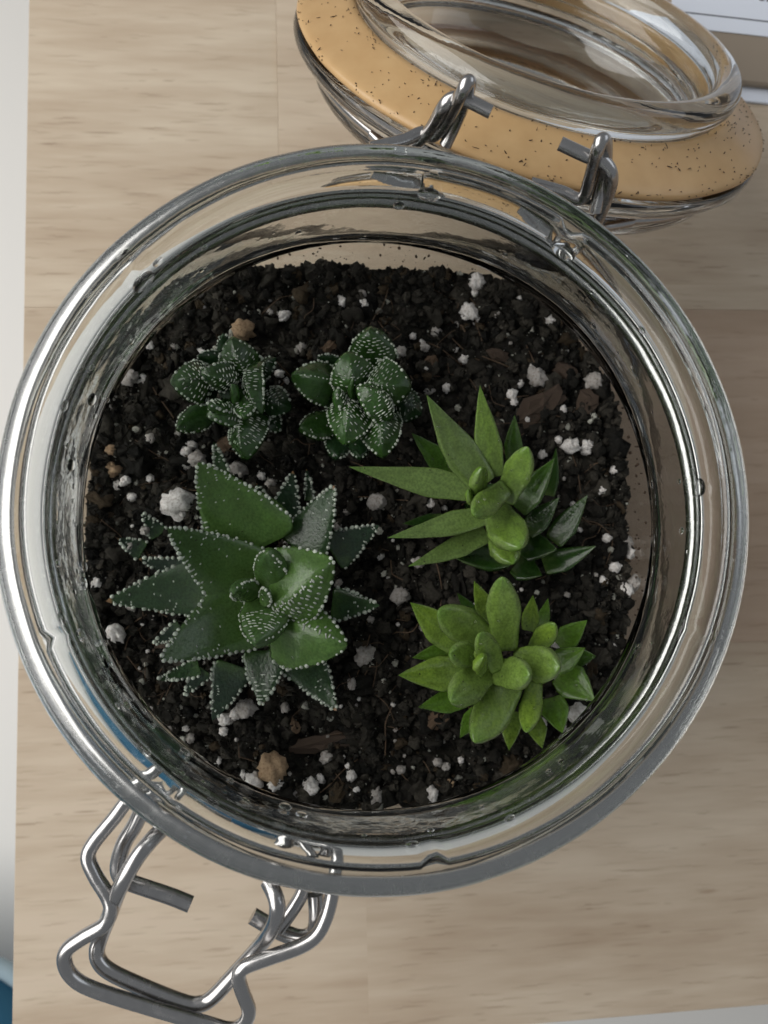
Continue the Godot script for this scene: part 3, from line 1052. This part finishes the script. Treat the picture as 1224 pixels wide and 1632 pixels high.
	while t < 0.985:
		for a in [0.0, PI]:
			if rng.randf() < 0.07:
				continue
			var s := scale * rng.randf_range(0.7, 1.35)
			wart.call(t + rng.randf_range(-0.2, 0.2) * gap, a + rng.randf_range(0.0, 0.16) * (1.0 if a == 0.0 else -1.0), 0.34 * s, 0.36 * s, 0.30 * s)
		if style >= 4:
			# and along the ridge
			var s := scale * rng.randf_range(0.5, 0.9)
			wart.call(t, acos(ridge), 0.24 * s, 0.30 * s, 0.16 * s)
		t += gap * rng.randf_range(0.85, 1.15)
	if bands >= 2:
		t = 0.30 if bands >= 3 else 0.5
		var pitch := (0.62 if not large else 0.85) / length
		while t < 0.97:
			var hw := outline(style, t) * width * 0.5
			var each := 0.80 if not large else 0.95
			var steps := int(maxf(3.0, 2.2 * hw / each))
			var bow := rng.randf_range(-0.15, 0.15)
			for k in range(1, steps):
				var x := 1.0 - 2.0 * (k + rng.randf_range(-0.2, 0.2)) / steps
				if bands == 4 and x < ridge - 0.15 * rng.randf() or bands == 5 and x > ridge + 0.15 * rng.randf():
					continue
				var middle := absf(x) < 0.4 and bands == 2
				if rng.randf() < (0.5 if middle else 0.10):
					continue
				wart.call(t + (rng.randf_range(-0.15, 0.15) + bow * x) * pitch - 0.9 * pitch * (1.0 - absf(x - ridge)), acos(clampf(x, -1.0, 1.0)), (0.50 if large else 0.56) * scale * rng.randf_range(0.6, 1.2), (0.19 if large else 0.14) * scale * rng.randf_range(0.8, 1.2), 0.17)
			t += pitch
	elif style == 0:
		t = 0.35
		while t < 0.95:
			for a in [0.42, PI - 0.42]:
				if rng.randf() < 0.55:
					wart.call(t, a + rng.randf_range(-0.12, 0.12), 0.42 * rng.randf_range(0.6, 1.2), 0.17, 0.15)
			t += gap
		for k in int(length * 0.9):
			wart.call(rng.randf_range(0.3, 0.92), PI * rng.randf_range(0.15, 0.85), 0.22, 0.15, 0.08)
	elif style <= 1:
		for k in int(length * 0.6):
			wart.call(rng.randf_range(0.3, 0.9), PI * rng.randf_range(0.1, 0.9), 0.18, 0.14, 0.06)
	return out


func closed_c(d: Dictionary) -> Dictionary:
	var c = d.c
	var e := closed(d)
	e.c = c
	return e


func plant(called: String, label: String, category: String, axis: Vector3, rows: Array, palette: Array, group := "") -> void:
	var base := Vector3(axis.x, SOIL, axis.z)
	var t := thing(called, base, label, category, group)
	# short stem that the leaves grow from
	var stem := wire([Vector3(axis.x, SOIL - 3.0, axis.z), Vector3(axis.x, SOIL + 6.0, axis.z), Vector3(axis.x, SOIL + 13.0, axis.z)], 1.9, false, 4, 12)
	var col := PackedColorArray()
	for k in stem.v.size():
		col.append(palette[3])
	stem.c = col
	put("stem", stem, M.leaf, t)
	var bead := blob(6, 9)
	var n := 0
	for q in rows:
		var d := leaf_mesh(q, axis, palette, n * 3.7 + axis.x)
		var leaf := put("leaf", d, M.leaf, t)
		for p in d.get("spots", []):
			var s := rng.randf_range(0.14, 0.34)
			put("water_drop", moved(bead, Transform3D(Basis.from_scale(Vector3(s, s * 0.75, s)), p + Vector3(0, s * 0.35, 0))), M.water, leaf)
		n += 1


func make_plants() -> void:
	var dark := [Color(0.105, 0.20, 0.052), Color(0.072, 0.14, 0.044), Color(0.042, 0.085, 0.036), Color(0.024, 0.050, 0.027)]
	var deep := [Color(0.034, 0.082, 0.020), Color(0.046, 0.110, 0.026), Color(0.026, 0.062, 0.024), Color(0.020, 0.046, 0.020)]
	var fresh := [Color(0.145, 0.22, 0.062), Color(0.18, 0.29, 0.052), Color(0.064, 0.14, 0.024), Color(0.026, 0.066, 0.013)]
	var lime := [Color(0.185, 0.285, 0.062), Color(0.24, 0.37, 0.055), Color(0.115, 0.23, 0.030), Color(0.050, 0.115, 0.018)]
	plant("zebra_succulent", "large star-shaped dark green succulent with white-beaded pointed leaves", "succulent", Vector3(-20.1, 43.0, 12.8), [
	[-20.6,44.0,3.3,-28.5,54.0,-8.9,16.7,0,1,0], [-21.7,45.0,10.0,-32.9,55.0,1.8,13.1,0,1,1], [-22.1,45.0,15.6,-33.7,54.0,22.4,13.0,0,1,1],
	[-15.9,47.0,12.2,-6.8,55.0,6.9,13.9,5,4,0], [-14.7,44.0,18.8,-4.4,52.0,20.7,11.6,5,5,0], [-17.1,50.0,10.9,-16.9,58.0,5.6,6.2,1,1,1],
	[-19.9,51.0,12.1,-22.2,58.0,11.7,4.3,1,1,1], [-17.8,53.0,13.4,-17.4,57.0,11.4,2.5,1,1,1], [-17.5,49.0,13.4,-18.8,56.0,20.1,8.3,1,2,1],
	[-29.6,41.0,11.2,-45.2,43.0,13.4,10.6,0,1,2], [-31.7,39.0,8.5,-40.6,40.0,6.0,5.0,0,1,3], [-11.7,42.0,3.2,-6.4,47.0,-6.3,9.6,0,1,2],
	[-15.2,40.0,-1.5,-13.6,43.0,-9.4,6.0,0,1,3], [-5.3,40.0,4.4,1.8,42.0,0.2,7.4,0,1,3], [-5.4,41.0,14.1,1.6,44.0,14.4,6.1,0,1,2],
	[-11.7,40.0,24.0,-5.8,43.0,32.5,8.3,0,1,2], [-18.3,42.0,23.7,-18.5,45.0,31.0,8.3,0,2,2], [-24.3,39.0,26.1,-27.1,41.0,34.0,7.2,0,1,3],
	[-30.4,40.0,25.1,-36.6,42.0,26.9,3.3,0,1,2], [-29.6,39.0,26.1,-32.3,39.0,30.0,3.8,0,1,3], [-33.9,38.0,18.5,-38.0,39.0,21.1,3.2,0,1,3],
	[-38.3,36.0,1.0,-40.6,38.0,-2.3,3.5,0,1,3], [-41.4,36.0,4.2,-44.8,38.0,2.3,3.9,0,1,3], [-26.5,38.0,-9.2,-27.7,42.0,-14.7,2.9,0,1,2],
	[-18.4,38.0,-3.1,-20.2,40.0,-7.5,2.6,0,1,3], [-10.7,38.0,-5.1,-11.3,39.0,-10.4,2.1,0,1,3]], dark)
	plant("banded_succulent", "small dark white-banded rosette nearest the jar's upper left wall", "succulent", Vector3(-24.5, 43.0, -22.7), [
	[-29.3,43.0,-24.7,-34.0,48.0,-23.9,7.7,4,3,0], [-29.4,40.0,-20.3,-34.0,43.0,-16.6,5.2,1,1,0], [-23.9,47.0,-25.2,-28.6,52.0,-24.3,5.2,4,3,0],
	[-22.6,44.0,-27.6,-23.9,50.0,-30.8,7.4,4,3,0], [-25.6,41.0,-30.6,-26.1,44.0,-33.8,3.4,1,1,2], [-26.7,41.0,-30.1,-30.7,43.0,-29.8,2.7,1,1,2],
	[-19.9,47.0,-26.3,-18.7,51.0,-17.9,4.8,4,3,0], [-24.8,49.0,-19.7,-27.0,53.0,-18.7,3.9,1,2,1], [-23.8,49.0,-20.3,-23.4,53.0,-22.2,3.0,1,0,1],
	[-21.5,49.0,-21.6,-21.4,53.0,-16.6,4.3,1,2,1], [-23.1,46.0,-17.8,-27.8,50.0,-17.8,5.4,4,3,1], [-20.5,43.0,-17.6,-21.6,48.0,-10.7,7.0,4,3,0],
	[-18.2,41.0,-22.4,-14.1,44.0,-20.5,5.9,4,3,2], [-19.5,40.0,-27.5,-16.9,43.0,-29.9,3.3,4,2,2], [-18.2,39.0,-19.8,-16.2,41.0,-16.8,3.6,4,2,2]], deep, "small banded rosettes")
	plant("banded_succulent", "small dark white-banded rosette beside the long-leaved green plant", "succulent", Vector3(-2.7, 43.0, -23.5), [
	[-7.1,43.0,-24.3,-13.7,48.0,-25.3,7.8,4,1,0], [-7.1,41.0,-18.7,-12.5,44.0,-16.7,5.7,1,1,0], [0.7,44.0,-28.5,-0.4,50.0,-33.2,8.7,1,2,0],
	[-3.3,48.0,-24.3,-4.3,52.0,-28.2,7.8,4,2,1], [1.5,47.0,-24.2,6.1,52.0,-22.6,8.9,4,3,0], [1.7,49.0,-18.7,-2.6,54.0,-21.9,6.2,4,3,1],
	[-3.4,49.0,-18.6,-6.2,54.0,-21.4,4.3,1,3,1], [-2.9,50.0,-20.5,-3.5,54.0,-23.3,2.1,1,0,1], [-3.4,46.0,-19.3,-4.7,51.0,-13.1,8.0,4,3,1],
	[1.9,44.0,-18.6,1.9,49.0,-11.2,7.7,4,3,0], [-5.3,39.0,-16.5,-5.8,42.0,-11.9,5.1,1,1,2], [-1.8,39.0,-16.1,-1.6,42.0,-12.0,4.3,1,1,2],
	[5.5,41.0,-22.0,9.2,44.0,-20.0,6.7,4,3,2], [-5.8,40.0,-30.4,-9.5,42.0,-30.4,2.0,1,1,2]], deep, "small banded rosettes")
	plant("green_succulent", "plain green succulent with long pointed spreading leaves", "succulent", Vector3(20.9, 43.0, -4.8), [
	[17.3,48.0,-5.7,-4.1,50.0,-9.1,5.3,2,0,0], [19.0,48.0,-7.5,8.8,54.0,-20.8,6.7,2,0,0], [21.6,47.0,-9.0,17.9,54.0,-22.6,5.0,2,0,1],
	[26.5,42.0,-12.4,25.9,46.0,-19.4,3.4,2,0,2], [15.3,41.0,-9.8,7.5,44.0,-16.3,4.7,2,0,2], [23.3,50.0,-4.4,25.0,57.0,-11.6,5.1,3,0,1],
	[26.9,45.0,-3.4,31.4,51.0,-10.8,5.1,2,0,2], [20.0,47.0,-1.4,2.5,49.0,2.9,4.5,2,0,0], [20.1,44.0,2.1,6.3,47.0,7.7,4.2,2,0,0],
	[22.2,48.0,-1.4,24.0,55.0,5.0,7.0,3,0,1], [23.1,44.0,2.1,24.6,48.0,7.3,5.6,3,0,1], [18.3,52.0,-4.7,17.0,58.0,-7.8,4.2,3,0,1],
	[17.3,52.0,-2.9,15.2,56.0,-4.4,2.4,3,0,1], [21.9,52.0,-5.0,15.4,59.0,-0.1,4.6,3,0,1], [34.8,40.0,2.2,39.3,45.0,-5.2,4.6,2,0,3],
	[33.6,39.0,7.0,41.3,43.0,3.9,4.8,2,0,3], [29.3,42.0,0.6,33.7,46.0,-4.6,4.5,2,0,3], [29.4,40.0,3.5,33.7,44.0,4.6,6.0,2,0,3],
	[28.5,38.0,7.4,31.7,41.0,9.2,5.4,2,0,3], [33.9,40.0,-6.1,34.0,44.0,-13.9,2.5,2,0,3], [24.5,40.0,5.7,15.1,41.0,5.7,5.7,2,0,3],
	[13.3,39.0,-1.3,6.1,41.0,-0.2,2.5,2,0,3]], fresh)
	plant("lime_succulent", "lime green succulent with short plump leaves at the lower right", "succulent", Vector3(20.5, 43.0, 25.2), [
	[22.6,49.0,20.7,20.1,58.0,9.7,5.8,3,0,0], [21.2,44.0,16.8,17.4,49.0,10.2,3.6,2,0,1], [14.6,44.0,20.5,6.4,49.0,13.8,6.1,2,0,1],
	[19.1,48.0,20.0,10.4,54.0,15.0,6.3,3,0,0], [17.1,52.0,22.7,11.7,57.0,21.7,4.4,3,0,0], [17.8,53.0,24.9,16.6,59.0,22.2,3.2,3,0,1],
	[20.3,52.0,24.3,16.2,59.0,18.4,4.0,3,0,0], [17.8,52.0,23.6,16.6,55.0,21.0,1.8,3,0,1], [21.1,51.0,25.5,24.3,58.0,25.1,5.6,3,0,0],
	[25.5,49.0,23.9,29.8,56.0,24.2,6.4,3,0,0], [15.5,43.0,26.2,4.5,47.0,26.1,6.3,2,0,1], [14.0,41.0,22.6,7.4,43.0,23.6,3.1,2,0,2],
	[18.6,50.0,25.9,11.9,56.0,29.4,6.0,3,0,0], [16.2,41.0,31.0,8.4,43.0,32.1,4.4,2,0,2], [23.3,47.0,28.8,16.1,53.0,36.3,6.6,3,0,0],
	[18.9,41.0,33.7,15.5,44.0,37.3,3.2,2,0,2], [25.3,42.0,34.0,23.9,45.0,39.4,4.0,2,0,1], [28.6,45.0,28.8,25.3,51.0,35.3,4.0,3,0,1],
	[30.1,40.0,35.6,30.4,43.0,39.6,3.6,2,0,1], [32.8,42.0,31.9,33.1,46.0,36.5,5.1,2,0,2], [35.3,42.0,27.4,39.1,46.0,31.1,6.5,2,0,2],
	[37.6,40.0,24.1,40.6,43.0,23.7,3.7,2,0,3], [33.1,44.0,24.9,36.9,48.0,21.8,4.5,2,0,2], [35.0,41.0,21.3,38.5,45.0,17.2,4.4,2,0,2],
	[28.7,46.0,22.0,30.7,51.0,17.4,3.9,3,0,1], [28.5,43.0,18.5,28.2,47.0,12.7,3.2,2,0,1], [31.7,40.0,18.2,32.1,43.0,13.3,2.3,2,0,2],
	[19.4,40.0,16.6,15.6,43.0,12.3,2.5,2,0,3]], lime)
